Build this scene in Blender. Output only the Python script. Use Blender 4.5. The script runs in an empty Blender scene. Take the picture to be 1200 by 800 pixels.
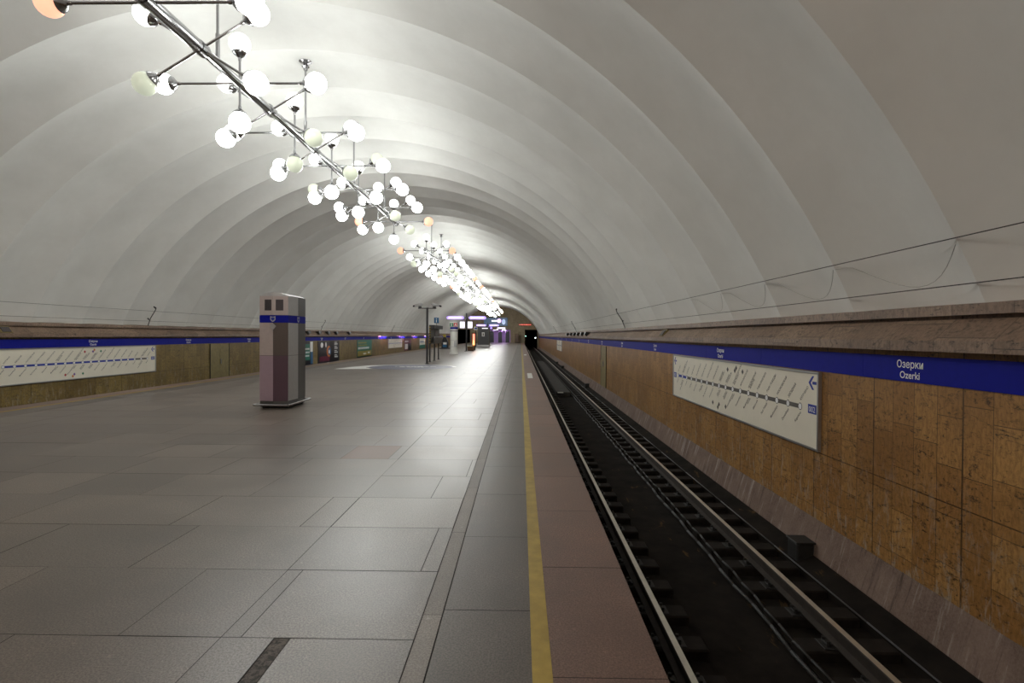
import bpy, math, random
from mathutils import Matrix, Vector, Quaternion
random.seed(7)
C = bpy.context.scene.collection
PI = math.pi

# ------------------------------------------------------------------ measures (metres; platform top is Z=0, track runs along +Y)
CAMZ, FPX = 1.6, 640.0
XC = -5.18                      # centre line of the vault
EDGE_R = 0.70
EDGE_L = 2*XC - EDGE_R
XW = 3.85                       # right track wall
XL = 2*XC - XW                  # left track wall
RV, ZV, PITCH, RIB0 = 9.97, -2.07, 1.833, 4.73
KB = -12                       # first vault bay, behind the camera
Y0, Y1 = RIB0 + KB*PITCH, RIB0 + 63*PITCH
mir = lambda x: 2*XC - x

# ------------------------------------------------------------------ helpers
class MB:
    def __init__(s): s.v, s.f, s.m, s.a = [], [], [], []
    def add(s, vs, fs, mi=0, tone=0.0):
        b = len(s.v); s.v += [tuple(p) for p in vs]
        for f in fs: s.f.append(tuple(b+i for i in f)); s.m.append(mi); s.a.append(tone)
        return s
    def box(s, x0, x1, y0, y1, z0, z1, mi=0, tone=0.0):
        v = [(x, y, z) for z in (z0, z1) for y in (y0, y1) for x in (x0, x1)]
        return s.add(v, [(0,2,3,1),(4,5,7,6),(0,1,5,4),(2,6,7,3),(0,4,6,2),(1,3,7,5)], mi, tone)
    def bbox(s, x0, x1, y0, y1, z0, z1, b=.01, mi=0):
        # box with chamfered edges
        vs = []; idx = {}
        X, Y, Z = (x0, x1), (y0, y1), (z0, z1)
        for i in (0,1):
            for j in (0,1):
                for k in (0,1):
                    sx, sy, sz = (1-2*i)*b, (1-2*j)*b, (1-2*k)*b
                    for ax in range(3):
                        p = [X[i]+sx, Y[j]+sy, Z[k]+sz]
                        p[ax] = (X[i], Y[j], Z[k])[ax]
                        idx[(i,j,k,ax)] = len(vs); vs.append(tuple(p))
        fs = []
        for k in (0,1):
            fs.append([idx[(i,j,k,2)] for i,j in ((0,0),(1,0),(1,1),(0,1))])
            fs.append([idx[(i,k,j,1)] for i,j in ((0,0),(1,0),(1,1),(0,1))])
            fs.append([idx[(k,i,j,0)] for i,j in ((0,0),(1,0),(1,1),(0,1))])
        for a in (0,1):
            for c in (0,1):
                fs.append([idx[(0,a,c,1)], idx[(1,a,c,1)], idx[(1,a,c,2)], idx[(0,a,c,2)]])
                fs.append([idx[(a,0,c,0)], idx[(a,1,c,0)], idx[(a,1,c,2)], idx[(a,0,c,2)]])
                fs.append([idx[(a,c,0,0)], idx[(a,c,1,0)], idx[(a,c,1,1)], idx[(a,c,0,1)]])
                for k in (0,1): fs.append([idx[(a,c,k,0)], idx[(a,c,k,1)], idx[(a,c,k,2)]])
        return s.add(vs, fs, mi)
    def tube(s, p, q, r, n=10, mi=0, r2=None, caps=True):
        p, q = Vector(p), Vector(q); d = (q-p).normalized()
        a = d.orthogonal().normalized(); b = d.cross(a)
        r2 = r if r2 is None else r2
        v = []
        for c, rr in ((p, r), (q, r2)):
            for i in range(n):
                t = 2*PI*i/n; v.append(c + a*math.cos(t)*rr + b*math.sin(t)*rr)
        f = [(i, (i+1) % n, n+(i+1) % n, n+i) for i in range(n)]
        if caps: f += [tuple(range(n))[::-1], tuple(range(n, 2*n))]
        return s.add(v, f, mi)
    def lathe(s, prof, n=16, mi=0, origin=(0,0,0)):
        v = []; o = Vector(origin)
        for r, z in prof:
            for i in range(n):
                t = 2*PI*i/n; v.append(o + Vector((r*math.cos(t), r*math.sin(t), z)))
        f = []
        for k in range(len(prof)-1):
            for i in range(n):
                j = (i+1) % n; f.append((k*n+i, k*n+j, (k+1)*n+j, (k+1)*n+i))
        f += [tuple(range(n))[::-1], tuple(range((len(prof)-1)*n, len(prof)*n))]
        return s.add(v, f, mi)
    def prism(s, poly, z0, z1, mi=0, fn=None):
        # poly in 2D, extruded; fn maps (a,b,t) -> xyz
        fn = fn or (lambda a, b, t: (a, b, t))
        n = len(poly)
        v = [fn(a, b, z0) for a, b in poly] + [fn(a, b, z1) for a, b in poly]
        f = [(i, (i+1) % n, n+(i+1) % n, n+i) for i in range(n)] + [tuple(range(n))[::-1], tuple(range(n, 2*n))]
        return s.add(v, f, mi)
    def sweep(s, pts, r, n=6, mi=0):
        for a, b in zip(pts, pts[1:]): s.tube(a, b, r, n, mi)
        return s
    def build(s, name, mats, parent=None, smooth=False, loc=None, attr=False):
        me = bpy.data.meshes.new(name)
        me.from_pydata(s.v, [], s.f); me.validate(); me.update()
        for m in (mats if isinstance(mats, (list, tuple)) else [mats]): me.materials.append(m)
        if len(me.polygons) == len(s.m): me.polygons.foreach_set('material_index', s.m)
        if smooth is True: me.polygons.foreach_set('use_smooth', [True]*len(me.polygons))
        elif smooth:
            me.polygons.foreach_set('use_smooth', [True]*len(me.polygons))
            me.set_sharp_from_angle(angle=smooth)
        if attr and len(me.polygons) == len(s.a):
            at = me.attributes.new('tone', 'FLOAT', 'FACE'); at.data.foreach_set('value', s.a)
        o = bpy.data.objects.new(name, me); C.objects.link(o)
        if parent: o.parent = parent
        if loc: o.location = loc
        return o

def tag(o, label=None, cat=None, group=None, kind=None):
    if label: o['label'] = label
    if cat: o['category'] = cat
    if group: o['group'] = group
    if kind: o['kind'] = kind
    return o
def empty(name, loc, label, cat, group=None):
    o = bpy.data.objects.new(name, None); C.objects.link(o); o.location = loc; o.empty_display_size = .2
    return tag(o, label, cat, group)
def struct(o): o['kind'] = 'structure'; return o
def copy_tree(o, parent=None):
    c = o.copy(); C.objects.link(c)
    if parent: c.parent = parent
    for ch in list(o.children): copy_tree(ch, c)
    return c

_tx = {}
def text_geo(body, size=1.0, align='LEFT', bold=0.0, spacing=1.0):
    key = (body, align, bold, spacing)
    if key not in _tx:
        cu = bpy.data.curves.new('t', 'FONT'); cu.body = body; cu.size = 1; cu.align_x = align
        cu.resolution_u = 3; cu.offset = bold; cu.space_character = spacing
        o = bpy.data.objects.new('t', cu); C.objects.link(o)
        dg = bpy.context.evaluated_depsgraph_get()
        me = bpy.data.meshes.new_from_object(o.evaluated_get(dg))
        _tx[key] = ([(v.co.x, v.co.y) for v in me.vertices], [tuple(p.vertices) for p in me.polygons])
        bpy.data.objects.remove(o); bpy.data.curves.remove(cu); bpy.data.meshes.remove(me)
    vs, fs = _tx[key]
    return [(x*size, y*size) for x, y in vs], fs
def put_text(mb, fn, body, u, v, size, align='LEFT', bold=0.0, ang=0.0, d=.004, mi=0, spacing=1.0):
    vs, fs = text_geo(body, size, align, bold, spacing)
    c, s_ = math.cos(ang), math.sin(ang)
    mb.add([fn(u + x*c - y*s_, v + x*s_ + y*c, d) for x, y in vs], fs, mi)
def rect(mb, fn, u0, u1, v0, v1, d0, d1, mi=0):
    P = [(u0,v0),(u1,v0),(u1,v1),(u0,v1)]
    mb.add([fn(a,b,d0) for a,b in P] + [fn(a,b,d1) for a,b in P],
           [(0,1,2,3),(4,7,6,5),(0,4,5,1),(1,5,6,2),(2,6,7,3),(3,7,4,0)], mi)
def poly(mb, fn, pts, d0, d1, mi=0):
    n = len(pts)
    mb.add([fn(a,b,d0) for a,b in pts] + [fn(a,b,d1) for a,b in pts],
           [tuple(range(n)), tuple(range(2*n-1, n-1, -1))] + [(i, (i+1) % n, n+(i+1) % n, n+i) for i in range(n)], mi)
def ellipse(cx, cy, a, b, n=28): return [(cx + a*math.cos(2*PI*i/n), cy + b*math.sin(2*PI*i/n)) for i in range(n)]
# wall frames: u runs to the reader's right, v up (absolute Z), d out of the wall
def on_right(yleft): return lambda u, v, d: (XW - d, yleft - u, v)
def on_left(yleft):  return lambda u, v, d: (XL + d, yleft + u, v)

# ------------------------------------------------------------------ materials
def newmat(name):
    m = bpy.data.materials.new(name); m.use_nodes = True
    nt = m.node_tree; b = nt.nodes['Principled BSDF']
    return m, nt, b
def N(nt, typ, **kw):
    n = nt.nodes.new(typ)
    for k, v in kw.items():
        if k in n.inputs: n.inputs[k].default_value = v
        else: setattr(n, k, v)
    return n
def mixc(nt, fac, a, b, mode='MIX'):
    n = nt.nodes.new('ShaderNodeMix'); n.data_type = 'RGBA'; n.blend_type = mode
    for sock, val in ((n.inputs[0], fac), (n.inputs[6], a), (n.inputs[7], b)):
        if hasattr(val, 'links') or hasattr(val, 'is_linked'): nt.links.new(val, sock)
        else: sock.default_value = val if isinstance(val, (int, float)) else (*val[:3], 1)
    return n.outputs[2]
def ramp(nt, fac, stops):
    n = nt.nodes.new('ShaderNodeValToRGB')
    el = n.color_ramp.elements
    while len(el) < len(stops): el.new(.5)
    for e, (p, c) in zip(el, stops):
        e.position = p; e.color = (c, c, c, 1) if isinstance(c, (int, float)) else (*c, 1)
    nt.links.new(fac, n.inputs[0]); return n.outputs[0]
def objco(nt, scale=(1,1,1), rot=(0,0,0), loc=(0,0,0)):
    t = nt.nodes.new('ShaderNodeTexCoord'); mp = nt.nodes.new('ShaderNodeMapping')
    mp.inputs['Scale'].default_value = scale; mp.inputs['Rotation'].default_value = rot; mp.inputs['Location'].default_value = loc
    nt.links.new(t.outputs['Object'], mp.inputs[0]); return mp.outputs[0]
def noise(nt, co, scale, detail=4, rough=.6, dist=0):
    n = N(nt, 'ShaderNodeTexNoise', Scale=scale, Detail=detail, Roughness=rough, Distortion=dist)
    nt.links.new(co, n.inputs['Vector']); return n.outputs['Fac']
def plain(name, col, rough=.5, metal=0.0, var=.12, nscale=12, emit=None, es=0.0, coat=0.0, spec=.5):
    m, nt, b = newmat(name); b.inputs['Specular IOR Level'].default_value = spec
    n = noise(nt, objco(nt), nscale, 5, .65)
    f = ramp(nt, n, [(.3, 0.0), (.7, 1.0)])
    lo = [max(0, c*(1-var)) for c in col]; hi = [min(1, c*(1+var)) for c in col]
    nt.links.new(mixc(nt, f, lo, hi), b.inputs['Base Color'])
    b.inputs['Roughness'].default_value = rough; b.inputs['Metallic'].default_value = metal
    if coat: b.inputs['Coat Weight'].default_value = coat
    if emit:
        b.inputs['Emission Color'].default_value = (*emit, 1); b.inputs['Emission Strength'].default_value = es
    return m

def m_vault():
    m, nt, b = newmat('vault_paint')
    co = objco(nt)
    n1 = noise(nt, co, .7, 6, .6); n2 = noise(nt, co, 9, 6, .7)
    c = mixc(nt, ramp(nt, n1, [(.3,0.),(.75,1.)]), (.80,.80,.77), (.925,.93,.905))
    c = mixc(nt, ramp(nt, n2, [(.35,.0),(.62,.22)]), c, (.83,.83,.80))
    n3 = noise(nt, objco(nt, (1.2,1.2,1.2)), 5.5, 8, .8)
    c = mixc(nt, ramp(nt, n3, [(.70,.0),(.78,.35)]), c, (.42,.41,.39))
    nt.links.new(c, b.inputs['Base Color']); b.inputs['Roughness'].default_value = .75
    bp = N(nt, 'ShaderNodeBump', Strength=.12, Distance=.02); nt.links.new(n2, bp.inputs['Height']); nt.links.new(bp.outputs[0], b.inputs['Normal'])
    return m
def m_granite(name, c0, c1, rough=.4, speck=95):
    m, nt, b = newmat(name)
    co = objco(nt)
    n1 = noise(nt, co, speck, 3, .8); n2 = noise(nt, co, 1.3, 5, .6); n3 = noise(nt, co, 22, 4, .7)
    at = N(nt, 'ShaderNodeAttribute', attribute_name='tone')
    c = mixc(nt, ramp(nt, n1, [(.43,0.),(.57,1.)]), c0, c1)
    c = mixc(nt, ramp(nt, n3, [(.62,0.),(.70,.5)]), c, [min(1, x*1.7) for x in c1])
    c = mixc(nt, ramp(nt, n2, [(.35,.55),(.7,0.)]), c, [x*.7 for x in c0])
    bc = N(nt, 'ShaderNodeMath', operation='MULTIPLY_ADD'); bc.inputs[1].default_value = .16; bc.inputs[2].default_value = 1.0
    nt.links.new(at.outputs['Fac'], bc.inputs[0])
    vm = N(nt, 'ShaderNodeVectorMath', operation='SCALE'); nt.links.new(c, vm.inputs[0]); nt.links.new(bc.outputs[0], vm.inputs['Scale'])
    nt.links.new(vm.outputs[0], b.inputs['Base Color'])
    r = N(nt, 'ShaderNodeMapRange'); r.inputs['To Min'].default_value = rough-.06; r.inputs['To Max'].default_value = rough+.08
    nt.links.new(n2, r.inputs['Value']); nt.links.new(r.outputs[0], b.inputs['Roughness']); b.inputs['Specular IOR Level'].default_value = .65
    bp = N(nt, 'ShaderNodeBump', Strength=.08, Distance=.004); nt.links.new(n1, bp.inputs['Height']); nt.links.new(bp.outputs[0], b.inputs['Normal'])
    return m
def m_travertine(name, c0, c1, tile=(.30,.62), rough=.45, stain=True, axis='wall'):
    # columns of upright travertine tiles: brick rows run upwards
    m, nt, b = newmat(name)
    t = nt.nodes.new('ShaderNodeTexCoord'); sp = nt.nodes.new('ShaderNodeSeparateXYZ'); nt.links.new(t.outputs['Object'], sp.inputs[0])
    cb = nt.nodes.new('ShaderNodeCombineXYZ')
    along = sp.outputs['X'] if axis == 'end' else sp.outputs['Y']
    nt.links.new(sp.outputs['Z'], cb.inputs[0]); nt.links.new(along, cb.inputs[1])
    br = N(nt, 'ShaderNodeTexBrick', offset=.37, offset_frequency=3, squash=.72, squash_frequency=2)
    br.inputs['Scale'].default_value = 1; br.inputs['Mortar Size'].default_value = .0035; br.inputs['Mortar Smooth'].default_value = .3
    br.inputs['Brick Width'].default_value = tile[1]; br.inputs['Row Height'].default_value = tile[0]; br.inputs['Bias'].default_value = -.1
    br.inputs['Color1'].default_value = (*c0, 1); br.inputs['Color2'].default_value = (*c1, 1)
    br.inputs['Mortar'].default_value = (.035,.026,.016,1)
    nt.links.new(cb.outputs[0], br.inputs['Vector'])
    col = br.outputs['Color']
    if axis == 'wall':
        b2 = N(nt, 'ShaderNodeTexBrick', offset=.0)
        b2.inputs['Scale'].default_value = 1; b2.inputs['Mortar Size'].default_value = .007; b2.inputs['Mortar Smooth'].default_value = .2
        b2.inputs['Brick Width'].default_value = 1.49; b2.inputs['Row Height'].default_value = 1.2
        for k, v in (('Color1',(1,1,1,1)),('Color2',(.9,.87,.82,1)),('Mortar',(.12,.1,.08,1))): b2.inputs[k].default_value = v
        mp = N(nt, 'ShaderNodeMapping'); mp.inputs['Location'].default_value = (-.11, -.01, 0); nt.links.new(cb.outputs[0], mp.inputs[0]); nt.links.new(mp.outputs[0], b2.inputs['Vector'])
        col = mixc(nt, 1.0, col, b2.outputs['Color'], 'MULTIPLY')
    n1 = noise(nt, objco(nt, (1,3.0,6.5)), 4.5, 8, .72, .8)       # pits and veins
    n2 = noise(nt, objco(nt), 1.1, 5, .6)
    n4 = noise(nt, objco(nt, (3,3,1.1)), 11, 7, .7)
    col = mixc(nt, ramp(nt, n4, [(.38,.6),(.58,0.)]), col, [x*.42 for x in c0])
    col = mixc(nt, ramp(nt, n1, [(.34,.95),(.43,0.)]), col, (.018,.012,.008))
    n5 = noise(nt, objco(nt, (1,1.5,3.6)), 2.3, 9, .68, 2.2)
    n6 = noise(nt, objco(nt, (1,1.2,1.8)), 26, 5, .7)
    mv = N(nt, 'ShaderNodeMath', operation='MULTIPLY'); nt.links.new(ramp(nt, n5, [(.37,1.),(.46,0.)]), mv.inputs[0]); nt.links.new(ramp(nt, n6, [(.42,1.),(.58,.1)]), mv.inputs[1])
    col = mixc(nt, mv.outputs[0], col, (.03,.02,.012))
    col = mixc(nt, ramp(nt, n2, [(.3,.45),(.62,0.)]), col, [x*.5 for x in c0])
    if stain:
        n3 = noise(nt, objco(nt, (2.4,2.4,.8)), 4, 8, .78, .4)
        st = ramp(nt, n3, [(.52,0.),(.63,.75)])
        mr = N(nt, 'ShaderNodeMapRange'); mr.inputs['From Min'].default_value = .5; mr.inputs['From Max'].default_value = -.7
        nt.links.new(sp.outputs['Z'], mr.inputs['Value'])
        mu = N(nt, 'ShaderNodeMath', operation='MULTIPLY'); nt.links.new(st, mu.inputs[0]); nt.links.new(mr.outputs[0], mu.inputs[1])
        col = mixc(nt, mu.outputs[0], col, (.36,.32,.27))
    nt.links.new(col, b.inputs['Base Color']); b.inputs['Roughness'].default_value = rough
    bp = N(nt, 'ShaderNodeBump', Strength=.25, Distance=.006); nt.links.new(n1, bp.inputs['Height']); nt.links.new(bp.outputs[0], b.inputs['Normal'])
    return m
def m_emit(name, col, s, base=(.8,.8,.8), rough=.3, light=True):
    m, nt, b = newmat(name)
    b.inputs['Base Color'].default_value = (*base, 1); b.inputs['Roughness'].default_value = rough
    b.inputs['Emission Color'].default_value = (*col, 1); b.inputs['Emission Strength'].default_value = s
    m.cycles.emission_sampling = 'FRONT' if light else 'NONE'
    return m

GLOBE = 13.0
def m_soot():
    m, nt, b = newmat('track_soot'); co = objco(nt)
    c = mixc(nt, ramp(nt, noise(nt, co, 2.6, 6, .65), [(.3,0.),(.7,1.)]), (.006,.005,.0045), (.021,.017,.014))
    ru = noise(nt, objco(nt, (1.5,.45,1)), 3.1, 6, .7, .5)
    c = mixc(nt, ramp(nt, ru, [(.62,0.),(.68,.8)]), c, (.10,.06,.022))
    nt.links.new(c, b.inputs['Base Color']); b.inputs['Roughness'].default_value = .9; b.inputs['Specular IOR Level'].default_value = .08
    return m
def m_kerb():
    m, nt, b = newmat('streaked_concrete'); co = objco(nt)
    c = mixc(nt, ramp(nt, noise(nt, co, 2.0, 7, .7), [(.35,0.),(.65,1.)]), (.12,.078,.06), (.20,.14,.112))
    c = mixc(nt, ramp(nt, noise(nt, co, 45, 4, .8), [(.4,0.),(.62,.45)]), c, (.27,.20,.17))
    st = noise(nt, objco(nt, (1,5.5,.5)), 1.6, 7, .7, .3)
    c = mixc(nt, ramp(nt, st, [(.55,0.),(.66,.65)]), c, (.42,.37,.34))
    c = mixc(nt, ramp(nt, st, [(.33,.75),(.43,0.)]), c, (.05,.035,.028))
    nt.links.new(c, b.inputs['Base Color']); b.inputs['Roughness'].default_value = .85; b.inputs['Specular IOR Level'].default_value = .25
    return m
M = dict(
    vault=m_vault(),
    slab=m_granite('grey_granite', (.078,.058,.045), (.215,.177,.145), .32),
    darkslab=m_granite('dark_granite', (.058,.045,.036), (.15,.122,.10), .38),
    redslab=m_granite('red_granite', (.11,.056,.04), (.27,.155,.112), .42),
    kerbstone=m_granite('pale_granite', (.16,.14,.125), (.29,.26,.235), .5),
    roughstone=m_granite('rough_stone', (.02,.016,.013), (.13,.105,.09), .7, 28),
    joint=plain('joint_dirt', (.022,.018,.015), .9),
    concrete=m_kerb(),
    darkconcrete=plain('sooty_concrete', (.03,.026,.023), .9, var=.4, nscale=4),
    soot=m_soot(),
    sleeper=plain('oily_timber', (.013,.010,.008), .75, var=.5, nscale=9, spec=.15),
    wallR=m_travertine('golden_travertine', (.36,.175,.048), (.54,.30,.10)),
    wallL=m_travertine('olive_travertine', (.23,.15,.04), (.35,.25,.075)),
    endwall=m_travertine('end_travertine', (.52,.43,.27), (.64,.53,.34), (.6,1.2), .6, False, 'end'),
    fascia=m_travertine('cornice_travertine', (.24,.155,.105), (.36,.25,.175), (.62,.8), .5, False, 'cornice'),
    steel=plain('polished_chrome', (.42,.42,.43), .18, 1.0, .06),
    railsteel=plain('rail_steel', (.03,.022,.017), .75, .2, .3),
    railtop=plain('worn_rail_top', (.70,.66,.58), .42, 1.0, .08),
    darksteel=plain('dark_grey_metal', (.075,.075,.078), .45, .4, .1),
    iron=plain('black_iron', (.02,.019,.018), .6, .3, .3),
    yellow=plain('yellow_paint', (.35,.245,.042), .55, 0, .22, 6),
    white=plain('white_panel', (.78,.78,.74), .45, 0, .03),
    offwhite=plain('cream_panel', (.84,.79,.67), .4, 0, .03, 2),
    paper=plain('white_paper', (.8,.8,.78), .6, 0, .03),
    letter=plain('white_lettering', (.85,.85,.85), .5, 0, .02),
    blue=plain('band_blue', (.004,.008,.27), .6, 0, .08, spec=.15),
    mapblue=plain('line_blue', (.02,.045,.36), .45, 0, .05),
    grey=plain('line_grey', (.13,.12,.11), .5, 0, .05),
    ink=plain('dark_ink', (.05,.045,.04), .6, 0, .1),
    alu=plain('brushed_aluminium', (.46,.45,.46), .42, .85, .06),
    green=plain('sign_green', (.02,.20,.09), .45, 0, .05),
    red=plain('sign_red', (.48,.03,.03), .45, 0, .05),
    orange=plain('sign_orange', (.62,.18,.03), .45, 0, .05),
    purple=plain('sign_purple', (.16,.06,.30), .45, 0, .05),
    doorp=plain('door_ochre', (.23,.18,.07), .55, 0, .2, 5),
    pinkpanel=plain('rose_steel', (.46,.385,.365), .42, .0, .05),
    pinkpanel_shade=plain('rose_steel_shade', (.085,.062,.054), .42, .0, .05),  # rose steel on the turned faces, their shade put into the colour
    mauvepanel=plain('mauve_steel', (.37,.265,.315), .42, .0, .05),
    mauvepanel_shade=plain('mauve_steel_shade', (.085,.04,.062), .42, .0, .05),  # mauve steel darkened the same way, shade in the colour
    palepanel=plain('pale_steel', (.46,.455,.46), .38, .1, .05),
    greypanel=plain('dark_steel_panel', (.095,.092,.088), .42, .35, .05),
    slot=plain('vent_black', (.06,.05,.055), .5, .2, .3, 60),
    lit=m_emit('lit_globe_glass', (.98,1.0,.965), GLOBE),
    dim=m_emit('dull_globe_glass', (.93,1.0,.80), .2, (.55,.58,.45), .12, False),
    amber=m_emit('orange_globe_glass', (1,.42,.27), .62, (.8,.42,.3), .15, False),
    lilac=m_emit('lilac_lightbox', (.34,.18,1.0), .5),
    litwhite=m_emit('white_lightbox', (.9,.86,1.0), .62),
    pinklamp=m_emit('pink_lamp', (1.0,.42,.82), 24),
    redled=m_emit('red_led', (1.0,.12,.05), 1.3, light=False),
    orangeled=m_emit('orange_lamp', (1.0,.30,.06), 1.6, light=False),
    signal=m_emit('signal_green', (.45,.85,.75), 1.2, light=False),
    tunnellamp=m_emit('tunnel_lamp', (.85,.9,1.0), 6, light=False),
    skyblue=plain('sign_blue', (.015,.12,.27), .4, 0, .05),
    teal=plain('poster_teal', (.012,.17,.115), .35, 0, .1, 3),
    ochre=plain('poster_yellow', (.34,.27,.03), .35, 0, .1, 3),
    night=plain('poster_black', (.012,.013,.018), .3, 0, .3, 3),
    maroon=plain('poster_maroon', (.16,.015,.045), .35, 0, .2, 3),
    wood=plain('brown_wood', (.16,.075,.03), .5, 0, .3, 20),
    oval=plain('sticker_blue', (.085,.085,.15), .45, 0, .1, 3),
    lilacwall=plain('lobby_lilac', (.50,.42,.58), .5, 0, .08, 2),
    screenblue=m_emit('screen_blue', (.05,.09,.16), .35, (.02,.03,.05), .3, False),
    screenpink=m_emit('screen_pink', (.95,.35,1.0), 1.6, light=False),
    wire=plain('black_wire', (.03,.03,.03), .6, 0, .1),
    warm=m_emit('warm_lit_globe_glass', (1.0,.90,.81), 9.5),
    litup=m_emit('soft_lit_globe_glass', (.98,1.0,.965), 2.0),
)

# ------------------------------------------------------------------ camera
cam = bpy.data.cameras.new('camera'); co = bpy.data.objects.new('camera', cam); C.objects.link(co)
cam.sensor_width = 36; cam.lens = FPX/1200*36; cam.clip_start = .05; cam.clip_end = 500
yc = Vector((10.5, 7.0, -FPX)).normalized()
xc = Vector((1, -.0055, 0)); xc = (xc - yc*xc.dot(yc)).normalized()
zc = xc.cross(yc)
co.matrix_world = Matrix((xc, yc, zc)).to_4x4()
co.location = (0, 0, CAMZ)
bpy.context.scene.camera = co

# ------------------------------------------------------------------ the vault
HALF = math.asin(9.137/RV)
def arc_pts(n=56, r=RV, half=HALF): return [(XC + r*math.sin(a), ZV + r*math.cos(a)) for a in [half - 2*half*i/n for i in range(n+1)]]
def ceiling():
    mb = MB(); NA, NS, DEP = 60, 10, .21
    for k in range(KB, 63):
        ya = RIB0 + k*PITCH; vs = []
        for j in range(NS+1):
            t = j/NS; r = RV + DEP*4*t*(1-t)
            hw = HALF + .012
            for i in range(NA+1):
                a = hw - 2*hw*i/NA
                vs.append((XC + r*math.sin(a), ya + t*PITCH, ZV + r*math.cos(a)))
        w = NA+1
        mb.add(vs, [(j*w+i, j*w+i+1, (j+1)*w+i+1, (j+1)*w+i) for j in range(NS) for i in range(NA)])
    struct(mb.build('ceiling', M['vault'], smooth=True))
ceiling()

# ------------------------------------------------------------------ walls, cornices, kerbs
for side in ('right', 'left'):
    g = (lambda x: x) if side == 'right' else mir
    def ext(profile, name, mat, y0=Y0, y1=Y1):
        mb = MB(); mb.prism([(g(a), b) for a, b in profile], y0, y1, fn=lambda a, b, t: (a, t, b)); return struct(mb.build(name, mat))
    ext([(XW,-.76),(XW+.3,-.76),(XW+.3,1.5),(XW,1.5)], 'wall_'+side, M['wallR' if side == 'right' else 'wallL'])
    ext([(3.70,1.475),(3.70,1.573),(3.90,1.765),(3.95,1.765),(3.95,1.80),(3.86,1.80),(3.86,1.893),(3.93,1.90),(4.25,1.93),(4.25,1.475)], 'trim_1' if side == 'right' else 'trim_2', M['fascia'])
    ext([(XW+.3,-.76),(XW+.004,-.76),(3.735,-1.16),(3.735,-1.5),(XW+.3,-1.5)], 'baseboard_'+side, M['concrete'])
struct(MB().box(XL-.4, XW+.4, Y0-.3, Y0, -1.6, 8.2).build('wall_back', M['endwall']))

# ------------------------------------------------------------------ platform: base and granite paving
struct(MB().box(EDGE_L+.1, EDGE_R-.1, Y0, 118, -1.6, -.18).build('platform_base', M['darkconcrete']))
def paving():
    mb = MB()
    mb.box(EDGE_L, EDGE_R, Y0, 118, -.18, -.007, 5)
    def q(x0, x1, y0, y1, mi, gx=.003, gy=.003, z=0.0):
        x0 += gx; x1 -= gx; y0 += gy; y1 -= gy
        if x1 <= x0 or y1 <= y0: return
        z += random.uniform(-.0006, .0006)
        mb.add([(x0,y0,z),(x1,y0,z),(x1,y1,z),(x0,y1,z)], [(0,1,2,3)], mi, random.uniform(-1, 1))
    def rows(p, ph): 
        k = math.floor((Y0-ph)/p); y = ph + k*p
        while y < 118:
            yield max(y, Y0), min(y+p, 118); y += p
    for g in ((lambda x: x), mir):
        R = g is not mir and g(1) == 1
        def Q(x0, x1, *a, **k):
            a0, a1 = sorted((g(x0), g(x1))); q(a0, a1, *a, **k)
        for y0, y1 in rows(1.22, 2.545): Q(.11, .70, y0, y1, 2)
        for y0, y1 in rows(1.16, 4.32): Q(-.44, .11, y0, y1, 1, gx=.004)
        for y0, y1 in rows(1.31, 3.1): Q(-.552, -.44, y0, y1, 3, gy=.002)
        for y0, y1 in rows(.83, 2.84):
            xs = [-1.575, -.552]
            yk = round((y0-2.84)/.83)
            sp = {0: -1.47, 1: -.67, 3: -.875, 4: -.61, 7: -1.2, 9: -.8, 12: -1.1, 15: -.7}.get(yk) if R else None
            if R and yk == -1:
                Q(-1.575, -1.29, y0, y1, 0); Q(-1.29, -1.205, y0, y1, 4, z=-.002); Q(-1.205, -.552, y0, y1, 0); continue
            if sp: Q(-1.575, sp, y0, y1, 0, gx=.003, gy=.004); Q(sp, -.552, y0, y1, 0, gx=.003, gy=.004)
            else: Q(-1.575, -.552, y0, y1, 0, gx=.005, gy=.004 if random.random() < .5 else .0025)
    # middle field
    k = 0
    for y0, y1 in rows(.83, 2.84):
        x = -1.575; end = mir(-1.575); yk = round((y0-2.84)/.83)
        off = random.choice([1.1, .55, 1.1, .8])
        if yk == 2: q(-1.835, x, y0, y1, 0, gx=.005, gy=.004); x = -1.835
        elif yk == 1: off = 1.1
        first = True
        while x > end + .05:
            w = off if first else random.choice([1.1, 1.1, 1.45, .9]); first = False
            if yk == 5 and x > -1.6: w = .13
            elif yk == 5 and x > -2.4: w = .62
            x2 = max(end, x-w)
            if x2 - end < .3: x2 = end
            mi = 2 if (yk == 5 and -1.75 < x < -1.65) else 0
            q(x2, x, y0, y1, mi, gx=random.choice([.0015,.0015,.003]), gy=random.choice([.0015,.002,.004])); x = x2
    o = mb.build('floor', [M['slab'], M['darkslab'], M['redslab'], M['kerbstone'], M['roughstone'], M['joint']], attr=True)
    struct(o)
paving()
for g, lab in (((lambda x: x), 'yellow safety line painted along the platform edge beside the visible track'), (mir, 'thin yellow safety line along the far platform edge below the left wall')):
    a, b = sorted((g(.062), g(.158)))
    tag(MB().box(a, b, Y0+.05, 117, .0008, .003).build('safety_line', M['yellow']), lab, 'safety line')
for y0, y1, lab in ((20.5, 23.2, 'nearer white rectangle stuck on the platform edge beyond the yellow line'), (44.2, 46.2, 'farther small white rectangle stuck on the platform edge')):
    tag(MB().box(.27, .46, y0, y1, .0008, .003).build('floor_marking', M['white']), lab, 'floor marking')

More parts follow.
